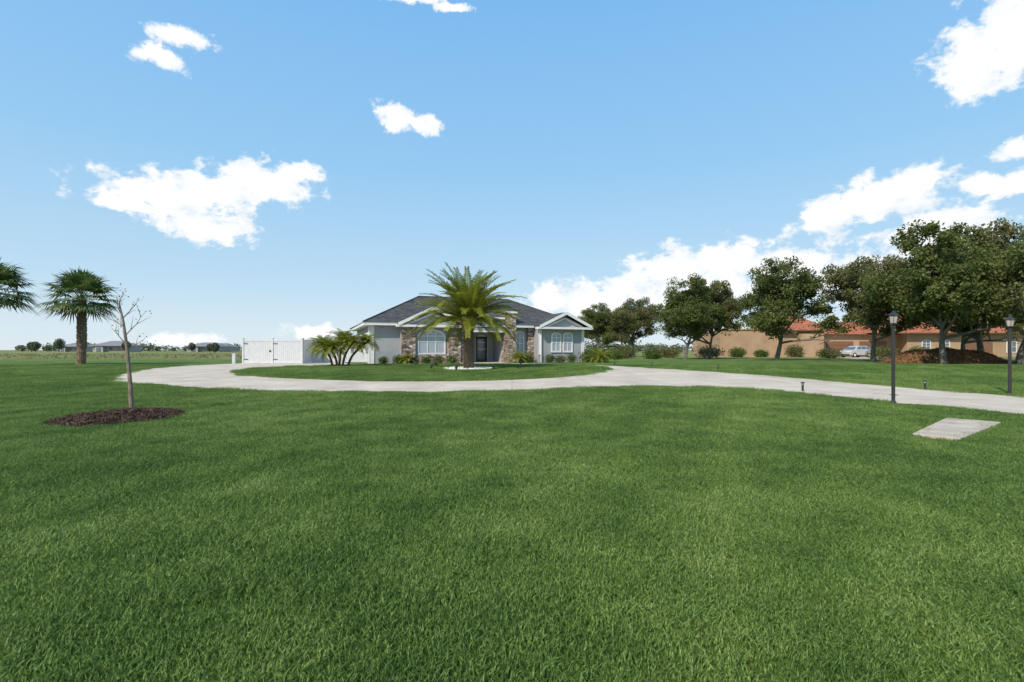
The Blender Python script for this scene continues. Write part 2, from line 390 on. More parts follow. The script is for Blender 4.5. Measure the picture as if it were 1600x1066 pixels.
# ------------------------------------------------------------ palms
def feather(V,F,base,az,el,L,leafL,wid,droop,n=34,K=9,vang=.35):
    p=Vector(base); pts=[p.copy()]; hd=Vector((math.cos(az),math.sin(az),0)); e=el; tg=[]
    for i in range(K):
        t=(i+.5)/K; ee=el-droop*t**1.3
        d=hd*math.cos(ee)+Vector((0,0,math.sin(ee))); tg.append(d); p=p+d*L/K; pts.append(p.copy())
    tubevf(V,F,pts,[.03*(1-.85*i/K)*max(L/2.5,.35) for i in range(K+1)],4,False)
    side0=Vector((-math.sin(az),math.cos(az),0))
    for i in range(n):
        t=.13+.87*i/(n-1); x=t*K; k=min(int(x),K-1); q=pts[k].lerp(pts[k+1],min(x-k,1)); d=tg[k]
        up=side0.cross(d)*-1
        if up.z<0 and abs(d.z)<.9: up=-up
        ll=leafL*(.35+.65*math.sin(min(1,t*1.15)*math.pi)**.6 if t<.87 else .45+.3*(1-t))*random.uniform(.85,1.15)
        for sg in (-1,1):
            o=(side0*sg+d*(.55+.5*t)+up*(vang+random.uniform(-.15,.15))).normalized()
            a=q; b=q+o*ll*.55; c=q+o*ll+Vector((0,0,-ll*random.uniform(.08,.3)))
            wv=d*wid*.5; m0=len(V)
            V.extend([tuple(a-wv*.5),tuple(a+wv*.5),tuple(b+wv),tuple(b-wv),tuple(c)])
            F.extend([[m0,m0+1,m0+2,m0+3],[m0+3,m0+2,m0+4]])
def trunk(V,F,pts,r0,r1,n=14,rings=40,rough=.06):
    pts=[Vector(p) for p in pts]; P2=catmull([tuple(p) for p in pts],False,max(2,rings//len(pts)))
    m=len(P2); rad=[(r0+(r1-r0)*i/(m-1))*(1+rough*math.sin(i*2.4)+random.uniform(-rough,rough)*.5) for i in range(m)]
    rad[0]*=1.25; tubevf(V,F,[tuple(p) for p in P2],rad,n)
def boots(V,F,c,z0,z1,r0,r1,n,size,out=.5):
    for i in range(n):
        t=i/n; z=z0+(z1-z0)*t; a=i*2.39996; r=(r0+(r1-r0)*t)*.93
        o=Vector((math.cos(a),math.sin(a),0)); s=Vector((-math.sin(a),math.cos(a),0)); up=Vector((0,0,1))
        b=Vector(c)+o*r+up*z; w=size*.62; m0=len(V)
        tip=b+up*size*random.uniform(.8,1.1)+o*size*out
        V.extend([tuple(b-s*w),tuple(b+s*w),tuple(tip+s*w*.45),tuple(tip-s*w*.45),tuple(b+up*size*.9-o*.02+s*w*.5),tuple(b+up*size*.9-o*.02-s*w*.5),tuple(b-up*size*.35)])
        F.extend([[m0,m0+6,m0+1],[m0,m0+1,m0+2,m0+3],[m0+3,m0+2,m0+4,m0+5],[m0+1,m0+4,m0+2],[m0,m0+3,m0+5]])
def date_palm(x,y,zoff):
    e=empty('date_palm',(x,y,T(y)+zoff))
    V=[];F=[]; trunk(V,F,[(0,0,-.05),(0.02,0,1.2),(0,0,2.4),(0,0,3.0)],.30,.27,16,40,.03)
    boots(V,F,(0,0,0),.05,2.35,.31,.28,160,.15,.28)
    obj('trunk',V,F,M['palmbark'],e)
    V=[];F=[]; boots(V,F,(0,0,0),2.2,3.05,.29,.42,70,.26,.6); obj('boots',V,F,M['boot'],e)
    V=[];F=[]; n=96
    for i in range(n):
        t=i/n; az=i*2.39996+random.uniform(-.2,.2)
        el=math.radians(86-94*t**1.05+random.uniform(-8,8))
        r=.12+.16*t
        L=2.95+.4*math.sin(t*3)+random.uniform(-.4,.3)
        feather(V,F,(r*math.cos(az),r*math.sin(az),3.1-.25*t),az,el,L,.52,.052,math.radians(random.uniform(38,76)*(.7+.4*math.sin(t*3))),50,10,.3)
    obj('fronds',V,F,M['palm'],e)
date_palm(-2.55,30,.05)
def pygmy_palms(x,y,stems,name='pygmy_date_palm',m='palm',zo=.05,L=1.15,nf=26):
    e=empty(name,(x,y,T(y)+zo)); V=[];F=[];V2=[];F2=[]
    for sx,sy,lx,ly,h in stems:
        trunk(V,F,[(sx,sy,-.05),(sx+lx*.3,sy+ly*.3,h*.5),(sx+lx,sy+ly,h)],.085,.065,8,16,.08)
        for i in range(nf):
            t=i/nf; az=i*2.39996; el=math.radians(78-85*t)
            feather(V2,F2,(sx+lx,sy+ly,h),az,el,L*random.uniform(.85,1.1),.26,.032,math.radians(random.uniform(60,100)),30,7,.25)
    if V: obj('stems',V,F,M['palmbark'],e)
    obj('fronds',V2,F2,M[m],e)
pygmy_palms(-11.2,33,[(-.35,0,-.7,0,1.3),(0,.2,.15,.2,1.65),(.3,-.1,.55,0,1.4),(.05,-.3,-.25,-.4,1.1),(.5,.3,1.1,.3,1.5)],nf=44)
def fan_palm(x,y,h,R,n=46,rtr=.3):
    e=empty('fan_palm',(x,y,T(y))); V=[];F=[]
    trunk(V,F,[(0,0,-.05),(0.1,0,h*.5),(0.05,0,h)],rtr,rtr*.8,14,40,.05); boots(V,F,(0.07,0,0),h*.25,h-.1,rtr*.97,rtr*.85,110,.2,.35)
    obj('trunk',V,F,M['palmbark'],e)
    G={0:([],[]),1:([],[])}
    for i in range(n):
        t=i/n; dead=0 if t<.93 else 1; V,F=G[dead]
        az=i*2.39996; el=math.radians(85-112*t+random.uniform(-6,6))
        d=Vector((math.cos(az)*math.cos(el),math.sin(az)*math.cos(el),math.sin(el)))
        pl=R*.5*random.uniform(.85,1.1); b=Vector((0.05,0,h-.15)); q=b+d*pl+Vector((0,0,-.05*pl))
        tubevf(V,F,[b,b+d*pl*.5,q],[.03,.022,.016],4,False)
        s=Vector((-math.sin(az),math.cos(az),0)); 
        d2=(d+Vector((0,0,-.2))).normalized(); up=d2.cross(s)
        if up.z<0: up=-up
        K=24; fr=R*.52
        for k in range(K):
            a=math.radians(-105+210*k/(K-1)); o=d2*math.cos(a)+s*math.sin(a)
            wv=(-d2*math.sin(a)+s*math.cos(a))*fr*.042
            ll=fr*(1-.3*abs(a)/2)*random.uniform(.85,1.12)
            m1=q+o*ll*.55+up*(.04*(k%2)-.02); tip=q+o*ll+Vector((0,0,-ll*random.uniform(.08,.4)))
            m0=len(V); V.extend([tuple(q),tuple(m1-wv),tuple(m1+wv),tuple(tip)])
            F.extend([[m0,m0+1,m0+2],[m0+1,m0+3,m0+2]])
    obj('fans',G[0][0],G[0][1],M['fan'],e); obj('dry_fans',G[1][0],G[1][1],M['dead'],e)
fan_palm(-32.0,38,4.9,2.8,44)
fan_palm(-37.2,36.5,5.3,3.0,44)
# ------------------------------------------------------------ young tree + mulch bed
def mound(name,cx,cy,rx,ry,h,m,zo=0,seed=1,pw=1.0,chips=0,chipm=None,cs=.06,jag=.12):
    rd=random.Random(seed); V=[(0,0,h)];F=[]; nr,na=9,48
    ph=[rd.uniform(0,6.28) for _ in range(6)]
    def Rf(a): return 1+jag*(.5*math.sin(2*a+ph[0])+.35*math.sin(3*a+ph[1])+.3*math.sin(5*a+ph[2])+.2*math.sin(11*a+ph[3]))
    def zf(t,a): return h*(1-t**2)**pw*(1+.12*math.sin(5*a+ph[4])*t+.1*math.sin(9*t+ph[5]))
    base=T(cy)
    for i in range(1,nr+1):
        t=i/nr
        for k in range(na):
            a=2*math.pi*k/na; x=rx*t*Rf(a)*math.cos(a); y=ry*t*Rf(a)*math.sin(a)
            V.append((x,y,zf(t,a)+rd.uniform(-1,1)*h*.05*(t<.99)+(T(cy+y)-base)+(-.03 if i==nr else .0)))
    for k in range(na): F.append([0,1+k,1+(k+1)%na])
    for i in range(nr-1):
        for k in range(na): F.append([1+i*na+k,1+(i+1)*na+k,1+(i+1)*na+(k+1)%na,1+i*na+(k+1)%na])
    e=empty(name,(cx,cy,base+zo)); obj('mound',V,F,m,e,True)
    if chips:
        C=[]
        for _ in range(chips):
            t=math.sqrt(rd.uniform(0,1.08)); a=rd.uniform(0,6.283)
            x=rx*t*Rf(a)*math.cos(a); y=ry*t*Rf(a)*math.sin(a)
            C.append((x,y,max(zf(min(t,1),a),0)+(T(cy+y)-base)+.012+rd.uniform(0,.02)))
        leafcloud('chips',np.array(C),cs,chipm,e,.35)
    return e
mound('mulch_bed',MB[0],MB[1],1.12,1.35,.15,M['mulch'],0,3,.8,6000,M['chips'],.075,.07)
def young_tree():
    e=empty('young_tree',(-8.72,11.75,.13)); V=[];F=[];rd=random.Random(5);tips=[]
    main=[(0,0,-.08),(-.05,0,.7),(-.13,0.02,1.4),(-.22,.03,2.0),(-.33,.05,2.45)]
    tubevf(V,F,main,[.05,.042,.036,.026,.014],8)
    def br(p,d,L,r,dep):
        q=Vector(p);pts=[q.copy()];dd=Vector(d).normalized()
        for i in range(4):
            dd=(dd+Vector((rd.uniform(-.22,.22),rd.uniform(-.22,.22),rd.uniform(-.1,.2)))).normalized(); q=q+dd*L/4; pts.append(q.copy())
        tubevf(V,F,pts,[r*(1-.2*i) for i in range(5)],5); tips.append(q)
        if dep: 
            for k in range(3): br(pts[1+k],dd+Vector((rd.uniform(-.9,.9),rd.uniform(-.9,.9),rd.uniform(-.2,.5))),L*.5,r*.6,dep-1)
    for p,d,L in [((-.17,.02,1.7),(.6,.1,.75),.7),((-.2,.03,1.9),(-.8,.2,.5),.5),((-.24,.03,2.1),(.7,-.3,.6),.5),((-.28,.04,2.2),(-.5,-.2,.8),.4),((-.33,.05,2.4),(.1,0,1),.35),((-.14,.02,1.5),(-.5,-.3,.7),.5),((-.12,.02,1.35),(.7,.2,.5),.4)]:
        br(p,d,L,.014,1)
    obj('trunk_and_twigs',V,F,M['twig'],e)
    C=[]
    for q in tips:
        for _ in range(3): C.append(tuple(q+Vector((rd.gauss(0,.06),rd.gauss(0,.06),rd.gauss(0,.06)))))
    leafcloud('leaves',np.array(C),.05,M['dead'],e)
young_tree()
def rocks(name,cx,cy,r0,r1,n,zo):
    V=[];F=[]; base=T(cy)
    for _ in range(n):
        a=random.uniform(0,6.283); r=math.sqrt(random.uniform(r0*r0,r1*r1)); x=r*math.cos(a);y=r*math.sin(a); s=random.uniform(.04,.10)
        z=T(cy+y)-base+s*.3; m0=len(V)
        ax=[Vector((random.uniform(.7,1.2)*s*v[0],random.uniform(.7,1.2)*s*v[1],random.uniform(.5,.9)*s*v[2])) for v in ((1,0,0),(-1,0,0),(0,1,0),(0,-1,0),(0,0,1),(0,0,-1))]
        rz=Matrix.Rotation(random.uniform(0,6),3,'Z')
        for v in ax: v=rz@v; V.append((x+v.x,y+v.y,z+v.z))
        for f in ((0,2,4),(2,1,4),(1,3,4),(3,0,4),(2,0,5),(1,2,5),(3,1,5),(0,3,5)): F.append([m0+i for i in f])
    return obj(name,V,F,M['rock'],None,False,(cx,cy,base+zo))
rocks('white_rock_ring',-2.55,30,.35,1.5,1300,.05)
mound('mulch_bed',-11.0,33,1.3,.9,.08,M['mulch'],.05,9,.8,1500,M['chips'],.1)
# ------------------------------------------------------------ house
TH=math.atan2(.36,.93)
H=empty('grey_stucco_house',(-11.3,41,.4),TH)
fp=[(0,0),(7.2,0),(7.2,2.5),(11.2,2.5),(11.2,.3),(14.2,.3),(14.2,-1.2),(18.6,-1.2),(18.6,14),(0,14)]
prism('walls',fp,-.3,3.08,M['stucco'],H)
boxes('soffit_fascia',[(-.6,19.2,-.6,14.6,3.08,3.32)],M['white'],H)
def hip(name,x0,x1,y0,y1,z,rx0,rx1,ry,zr,m,parent):
    V=[(x0,y0,z),(x1,y0,z),(x1,y1,z),(x0,y1,z),(rx0,ry,zr),(rx1,ry,zr)]
    return obj(name,V,[[0,1,5,4],[1,2,5],[2,3,4,5],[3,0,4],[3,2,1,0]],m,parent)
hip('main_roof',-.66,19.26,-.66,14.66,3.325,5.2,14.4,7,6.25,M['roof'],H)
V=[];F=[]
for a,b in (((-.66,-.66,3.34),(5.2,7,6.27)),((19.26,-.66,3.34),(14.4,7,6.27)),((5.2,7,6.27),(14.4,7,6.27)),((-.66,14.66,3.34),(5.2,7,6.27))): tubevf(V,F,[a,b],[.07,.07],6)
tubevf(V,F,[(7.6,5.2,5.3),(7.6,5.2,5.95)],[.06,.06],8); tubevf(V,F,[(4.2,5.0,5.0),(4.2,5.0,5.6)],[.05,.05],8)
obj('ridge_caps_and_vents',V,F,M['roof'],H)
def beam(name,p,q,w,h,m,parent):
    p=Vector(p);q=Vector(q);L=(q-p).length;V=[];F=[];boxvf(V,F,-w/2,w/2,0,L,-h/2,h/2)
    o=obj(name,V,F,m,parent); o.rotation_mode='QUATERNION'; o.rotation_quaternion=(q-p).to_track_quat('Y','Z'); o.location=p; return o
def gable(x0,x1,yf,yb,z,rise,tymp):
    xm=(x0+x1)/2; th=.12
    for nm,xa in (('gable_roof_a',x0),('gable_roof_b',x1)):
        V=[(xa,yf,z),(xm,yf,z+rise),(xm,yb,z+rise),(xa,yb,z),(xa,yf,z+th),(xm,yf,z+rise+th),(xm,yb,z+rise+th),(xa,yb,z+th)]
        obj(nm,V,[[0,1,2,3],[4,7,6,5],[0,4,5,1],[1,5,6,2],[2,6,7,3],[3,7,4,0]],M['roof'],H)
    prism_y('gable_wall',[(x0+.35,z-.02),(x1-.35,z-.02),(xm,z+rise-.16)],yf+.45,yb,M[tymp],H)
    for xa in (x0,x1):
        beam('rake_board',(xa,yf-.03,z+.0),(xm,yf-.03,z+rise+.02),.08,.24,M['white'],H)
        xb=x0+.75 if xa==x0 else x1-.75
        beam('inner_rake',(xb,yf+.38,z+.02),(xm,yf+.38,z+rise-.42),.07,.14,M['white'],H)
gable(14.0,19.1,-1.9,4.5,3.13,1.2,'stucco')
gable(2.0,7.7,-1.1,5,3.16,1.35,'stucco')
boxes('gable_cornices',[(13.85,19.22,-1.93,-1.18,2.93,3.12),(1.9,7.8,-1.1,.02,2.96,3.14)],M['white'],H)
boxes('window_bay',[(2.3,7.4,-.35,.0,-.2,2.955)],M['stucco'],H)
boxes('entry_header',[(7.41,11.2,-.55,-.1,2.75,3.75)],M['stucco'],H)
boxes('entry_cornice',[(7.42,11.21,-.7,0,3.76,3.92),(11.15,12.35,-.75,.35,4.3,4.46),(7.42,11.2,-.6,-.08,2.63,2.745)],M['white'],H)
hip('entry_roof',7.3,11.3,-.7,4,3.93,9.2,9.4,2.4,4.9,M['roof'],H)
boxes('stone_columns',[(2.35,3.45,-.62,-.352,-.2,2.95),(6.2,7.3,-.62,-.352,-.2,2.95),(11.25,12.25,-.65,.29,-.2,4.29),(13.65,14.197,-.1,.297,-.2,3.07),(7.42,7.95,-.52,-.12,-.2,2.62)],M['stone'],H)
boxes('stone_wainscot',[(3.46,6.19,-.45,-.352,-.2,.75)],M['stone'],H)
boxes('corner_trim',[(-.05,.25,-.06,-.003,-.2,3.07),(14.16,14.4,-1.28,-1.203,.7,2.92),(18.4,18.66,-1.28,-1.203,-.2,2.92)],M['white'],H)
boxes('downspout',[(-.2,-.1,-.1,-.0,-.2,3.07),(14.3,14.38,-1.36,-1.285,-.2,2.92)],M['white'],H)
def arch_pts(w,h,n=10):
    r=w/2; P=[(-r,0),(r,0)]
    for i in range(n+1):
        a=math.pi*i/n; P.append((r*math.cos(a),h-r*.55+r*.55*math.sin(a)))
    return P
def window(cx,y,z,w,h,arch=True,nm='window',parent=H,muns=1,gl='blind',fw=.12,axis='x'):
    P=arch_pts(w,h) if arch else [(-w/2,0),(w/2,0),(w/2,h),(-w/2,h)]
    P2=arch_pts(w+2*fw,h+2*fw) if arch else [(-w/2-fw,0),(w/2+fw,0),(w/2+fw,h+2*fw),(-w/2-fw,h+2*fw)]
    g=prism_y(nm+'_glass',[(cx+a,z+b) for a,b in P],y-.03,y+.0-.002,M[gl],parent)
    n=len(P); V=[];F=[]
    for yy in (y-.09,y-.004):
        V+=[(cx+a,yy,z+b) for a,b in P]; V+=[(cx+a,yy,z+b-fw) for a,b in P2]
    for i in range(n):
        j=(i+1)%n; F+=[[i,j,n+j,n+i],[2*n+i,3*n+i,3*n+j,2*n+j],[i,2*n+i,2*n+j,j],[n+i,n+j,3*n+j,3*n+i]]
    obj(nm+'_frame',V,F,M['white'],parent)
    B=[]
    for k in range(muns): 
        x=cx-w/2+w*(k+1)/(muns+1); B.append((x-.035,x+.035,y-.07,y-.032,z+.001,z+h-.06))
    B.append((cx-w/2+.01,cx+w/2-.01,y-.066,y-.033,z+h*.5-.03,z+h*.5+.03)); B.append((cx-w/2+.01,cx+w/2-.01,y-.067,y-.033,z+h*.76-.03,z+h*.76+.03))
    boxes(nm+'_bars',B,M['white'],parent)
window(4.83,-.352,.85,2.1,1.85,True,'bay_window',muns=2)
window(12.95,.3,.7,.65,2.0,True,'tall_window',muns=1)
window(15.85,-1.2,1.0,.75,1.55,True,'arched_window'); window(17.0,-1.2,1.0,.75,1.55,True,'arched_window')
window(10.05,2.5,.0,1.0,2.35,True,'front_door',muns=0,gl='glass'); 
boxes('door_leaf',[(9.5,10.6,2.36,2.39,.02,.25),(9.5,9.68,2.36,2.39,.25,2.3),(10.42,10.6,2.36,2.39,.25,2.3),(9.5,10.6,2.36,2.39,2.1,2.32)],M['dark'],H)
window(8.6,2.5,.6,.7,1.8,False,'side_light',gl='glass')
for k,(a,b) in enumerate(((1.2,6.0),(7.2,12.0))):
    B=[(-.06,-.003,a,b,0,2.4)]; 
    for i in range(4):
        for j in range(5): B.append((-.085,-.062,a+.12+j*(b-a)/5,a-.12+(j+1)*(b-a)/5,.08+i*.6,.52+i*.6))
    boxes('garage_door',B,M['vinyl'],H)
    boxes('garage_trim',[(-.1,-.003,a-.15,a-.002,0,2.55),(-.1,-.003,b+.002,b+.15,0,2.55),(-.1,-.003,a-.002,b+.002,2.402,2.55)],M['white'],H)
boxes('coach_lamps',[(-.25,-.102,6.5,6.7,1.9,2.3),(7.05,7.2,-.80,-.63,1.9,2.3)],M['dark'],H)
boxes('porch_slab',[(7.2,11.2,-1.6,2.49,-.3,.02)],M['conc'],H)
tc=bpy.data.curves.new('house_number','FONT'); tc.body='227'; tc.size=.5; tc.extrude=.01; tc.align_x='CENTER'
tc.materials.append(M['dark']); to=bpy.data.objects.new('house_number',tc); COL.objects.link(to); to.parent=H; to.location=(9.5,-.57,3.0); to.rotation_euler=(math.pi/2,0,0)
# ------------------------------------------------------------ fence
def fence(name,p,q,h=1.9,gate=False):
    p=Vector((*p,0));q=Vector((*q,0)); L=(q-p).length; a=math.atan2(q.y-p.y,q.x-p.x)
    e=empty(name,(p.x,p.y,.4),a); B=[];n=max(1,round(L/2.4)); s=L/n
    posts=[(i*s-.065,i*s+.065,-.065,.065,-.1,h+.06) for i in range(n+1)]
    boxes('posts',posts,M['vinyl'],e,.01)
    boxes('post_caps',[(i*s-.085,i*s+.085,-.085,.085,h+.062,h+.12) for i in range(n+1)],M['vinyl'],e,.02)
    rails=[];slats=[]
    for i in range(n):
        x0=i*s+.07;x1=(i+1)*s-.07
        rails+=[(x0,x1,-.03,.03,.05,.2),(x0,x1,-.03,.03,h-.15,h)]
        m=int((x1-x0)/.15); w=(x1-x0)/m
        for k in range(m): slats.append((x0+k*w+.006,x0+(k+1)*w-.006,-.012,.012,.2,h-.15))
    boxes('rails',rails,M['vinyl'],e); boxes('slats',slats,M['vinyl'],e)
    if gate:
        hb=[]
        for i in range(n):
            for z in (.35,h-.35): hb.append((i*s+.07,i*s+.4,-.045,-.032,z,z+.05))
        hb.append((s*1.0-.25,s*1.0-.12,-.06,-.032,h*.5,h*.5+.12)); boxes('hinges_latch',hb,M['dark'],e)
fence('vinyl_fence_gate',(-21.0,40),(-16.4,40),1.92,True)
fence('vinyl_fence',(-16.4,40.2),(-17.0,43.6),1.92)
fence('vinyl_fence',(-17.0,43.8),(-12.4,43.9),1.92)
# ------------------------------------------------------------ shrubs & plants by house
def shrub(name,x,y,rx,rz,n,m='shrub',size=.12,zo=0):
    u=rng.normal(size=(n,3)); u/=np.linalg.norm(u,axis=1)[:,None]; u*=(rng.uniform(0,1,n)**.4)[:,None]
    u*= (1+.25*np.sin(u[:,:1]*7+u[:,1:2]*5)); C=u*np.array([rx,rx,rz]); C[:,2]+=rz*.85; C=C[C[:,2]>0]
    o=leafcloud(name,C,size,M[m]); o.location=(x,y,T(y)+zo); return o
def loc(s,t): 
    c,sn=math.cos(TH),math.sin(TH); return (-11.3+s*c-t*sn,41+s*sn+t*c)
for s,t,rx,rz,m in [(.9,-.8,.4,.3,'shrub'),(2.0,-1.0,.45,.38,'shrub'),(3.2,-1.4,.4,.3,'oak2'),(4.2,-1.4,.45,.32,'shrub'),(5.2,-1.4,.4,.35,'oak2'),(6.3,-1.5,.5,.35,'shrub'),
     (12.6,-.9,.5,.4,'shrub'),(13.4,-.8,.45,.5,'oak2'),(14.8,-2.2,.5,.4,'shrub'),(15.8,-2.2,.5,.35,'oak2'),(16.9,-2.2,.45,.4,'shrub'),(18.2,-2.2,.6,.5,'shrub'),(19.5,-1.8,.7,.55,'oak2')]:
    x,y=loc(s,t); shrub('shrub',x,y,rx,rz,900,m,.11)
for s,t,n,L in [(12.0,-1.9,22,1.3),(19.0,-3.0,30,1.5),(20.3,-2.0,26,1.5),(2.6,-1.5,16,.8)]:
    x,y=loc(s,t); pygmy_palms(x,y,[(0,0,0,0,.35)],'sago_palm','palm',0,L,n)
for x,y,rx,rz in [(9.5,58,1.1,.7),(12,60,1.0,.6),(14.5,66,1.5,.9),(17,62,1.1,.6),(22,72,1.6,.9),(27,70,1.8,.9),(-20.5,52,1,.6),(-23,47,.5,.5),(8.3,52,.9,.6),(45,62,1.6,.8),(41,66,1.4,.7),
                  (34.5,78.3,1.2,.8),(38,78,1.0,.6),(43,77.8,1.3,1.0),(62,78,1.3,.9),(66,78,1.5,.8)]:
    shrub('shrub',x,y,rx,rz,2200,'oak2' if rx>1.2 else 'shrub',.2)
V=[];F=[]
for i in range(26):
    a=i*2.4; el=math.radians(80-60*i/26); L=.42
    d=Vector((math.cos(a)*math.cos(el),math.sin(a)*math.cos(el),math.sin(el))); s=Vector((-math.sin(a),math.cos(a),0))*.04; m0=len(V)
    V+= [tuple(-s),tuple(s),tuple(d*L*.5+s),tuple(d*L*.5-s),tuple(d*L)]; F+=[[m0,m0+1,m0+2,m0+3],[m0+3,m0+2,m0+4]]
obj('agave',V,F,M['fan'],None,False,(-4.9,33,T(33)+.05))
# ------------------------------------------------------------ lamp posts & bollards
def lathe(V,F,prof,n=12,c=(0,0)):
    b=len(V)
    for r,z in prof:
        for k in range(n): a=2*math.pi*k/n; V.append((c[0]+r*math.cos(a),c[1]+r*math.sin(a),z))
    for i in range(len(prof)-1):
        for k in range(n): F.append([b+i*n+k,b+i*n+(k+1)%n,b+(i+1)*n+(k+1)%n,b+(i+1)*n+k])
def lamp(x,y,h=2.5):
    e=empty('lamp_post',(x,y,T(y))); V=[];F=[]
    lathe(V,F,[(0,0),(.075,0),(.075,.04),(.05,.07),(.045,.10),(.045,h-.42),(.06,h-.41),(.06,h-.38),(.035,h-.36),(.035,h-.33),(.095,h-.31),(.095,h-.29),(0,h-.29)],14)
    lathe(V,F,[(.15,h-.075),(.15,h-.06),(.09,h-.02),(.03,h+.02),(.018,h+.06),(0,h+.07)],6)
    lathe(V,F,[(0,h-.075),(.15,h-.075)],6)
    for k in range(6):
        a=2*math.pi*k/6; tubevf(V,F,[(.085*math.cos(a),.085*math.sin(a),h-.29),(.125*math.cos(a),.125*math.sin(a),h-.07)],[.009,.009],4)
    obj('post_and_lantern_frame',V,F,M['dark'],e)
    V=[];F=[]; lathe(V,F,[(.075,h-.285),(.112,h-.08)],6); obj('lantern_glass',V,F,M['lens'],e)
lamp(10.5,14.1); lamp(15.75,16.2,2.48)
def bollard(x,y,h=.34,zo=0):
    e=empty('path_light',(x,y,T(y)+zo)); V=[];F=[]
    lathe(V,F,[(0,0),(.055,0),(.055,.02),(.035,.03),(.035,h-.1),(0,h-.1)],12); lathe(V,F,[(0,h-.035),(.065,h-.035),(.065,h-.015),(.03,h),(0,h)],12)
    for k in range(4):
        a=k*math.pi/2; tubevf(V,F,[(.04*math.cos(a),.04*math.sin(a),h-.1),(.04*math.cos(a),.04*math.sin(a),h-.03)],[.006,.006],4)
    obj('body',V,F,M['dark'],e)
    V=[];F=[]; lathe(V,F,[(.028,h-.1),(.028,h-.035)],10); obj('lens',V,F,M['lens'],e)
for x,y in [(9.85,17.35),(14.6,18.1),(11.5,28.6),(8.9,32.6),(7.2,36)]: bollard(x,y)
def spot(x,y,zo=.05):
    e=empty('garden_spotlight',(x,y,T(y)+zo)); V=[];F=[]
    tubevf(V,F,[(0,0,-.02),(0,0,.16)],[.015,.015],6); tubevf(V,F,[(0,-.1,.14),(0,.02,.2),(0,.12,.26)],[.05,.07,.085],10); obj('body',V,F,M['dark'],e)
for x,y in [(-4.6,29.2),(-1.0,28.3),(-3.0,27.6),(-6.2,33),(.6,34.5),(-6.9,36)]: spot(x,y)
def pedestal(x,y):
    e=empty('utility_pedestal',(x,y,T(y))); boxes('body',[(-.14,.14,-.12,.12,-.05,.7)],M['vinyl'],e,.03); boxes('cap',[(-.17,.17,-.15,.15,.702,.8)],M['vinyl'],e,.04)
pedestal(-22.5,41.5)
# ------------------------------------------------------------ neighbour house
Nb=empty('tan_stucco_house',(32.5,80,.4),0)
boxes('walls',[(0,16.3,0,12,-.3,4.2),(16.3,30,3,14,-.3,3.6),(30,52,1,14,-.3,3.8),(12,15.5,-1.2,-.003,-.3,3.6)],M['tan'],Nb)
boxes('parapet_trim',[(-.15,8.9,-.15,.5,4.203,4.42)],M['tan'],Nb)
hip('tile_roof_low',9,17.2,-1.0,12.6,4.21,12,14.5,6,7.2,M['tile'],Nb)
hip('tile_roof_mid',16.8,31,2.2,14.6,3.62,21,28,8.5,6.0,M['tile'],Nb)
hip('tile_roof_high',24.5,53,-.2,14.8,3.83,31,47,7.3,7.8,M['tile'],Nb)
boxes('eave_fascia',[(9,17.2,-.98,-.9,4.05,4.205),(24.5,53,-.2,-.1,3.68,3.825)],M['brownwood'],Nb)
boxes('garage_doors',[(18.4,22.8,2.93,2.997,-.1,2.5),(23.8,28.2,2.93,2.997,-.1,2.5),(39,43.5,.93,.997,-.1,2.6)],M['brownwood'],Nb)
B=[]
for x0 in (18.4,23.8):
    for i in range(4): B.append((x0+.05,x0+4.35,2.89,2.928,.02+i*.62,.55+i*.62))
boxes('garage_panels',B,M['brownwood'],Nb)
window(33,1,.8,1.2,1.8,True,'arched_window',Nb,gl='glass'); window(36,1,.8,1.2,1.8,True,'arched_window',Nb,gl='glass'); window(46.5,1,.8,1.4,1.6,False,'wide_window',Nb,gl='glass')
pts=[(44,66),(60,64),(64,78.5),(50,82),(48,76)]
prism('neighbour_driveway',pts,.38,.42,M['conc'])
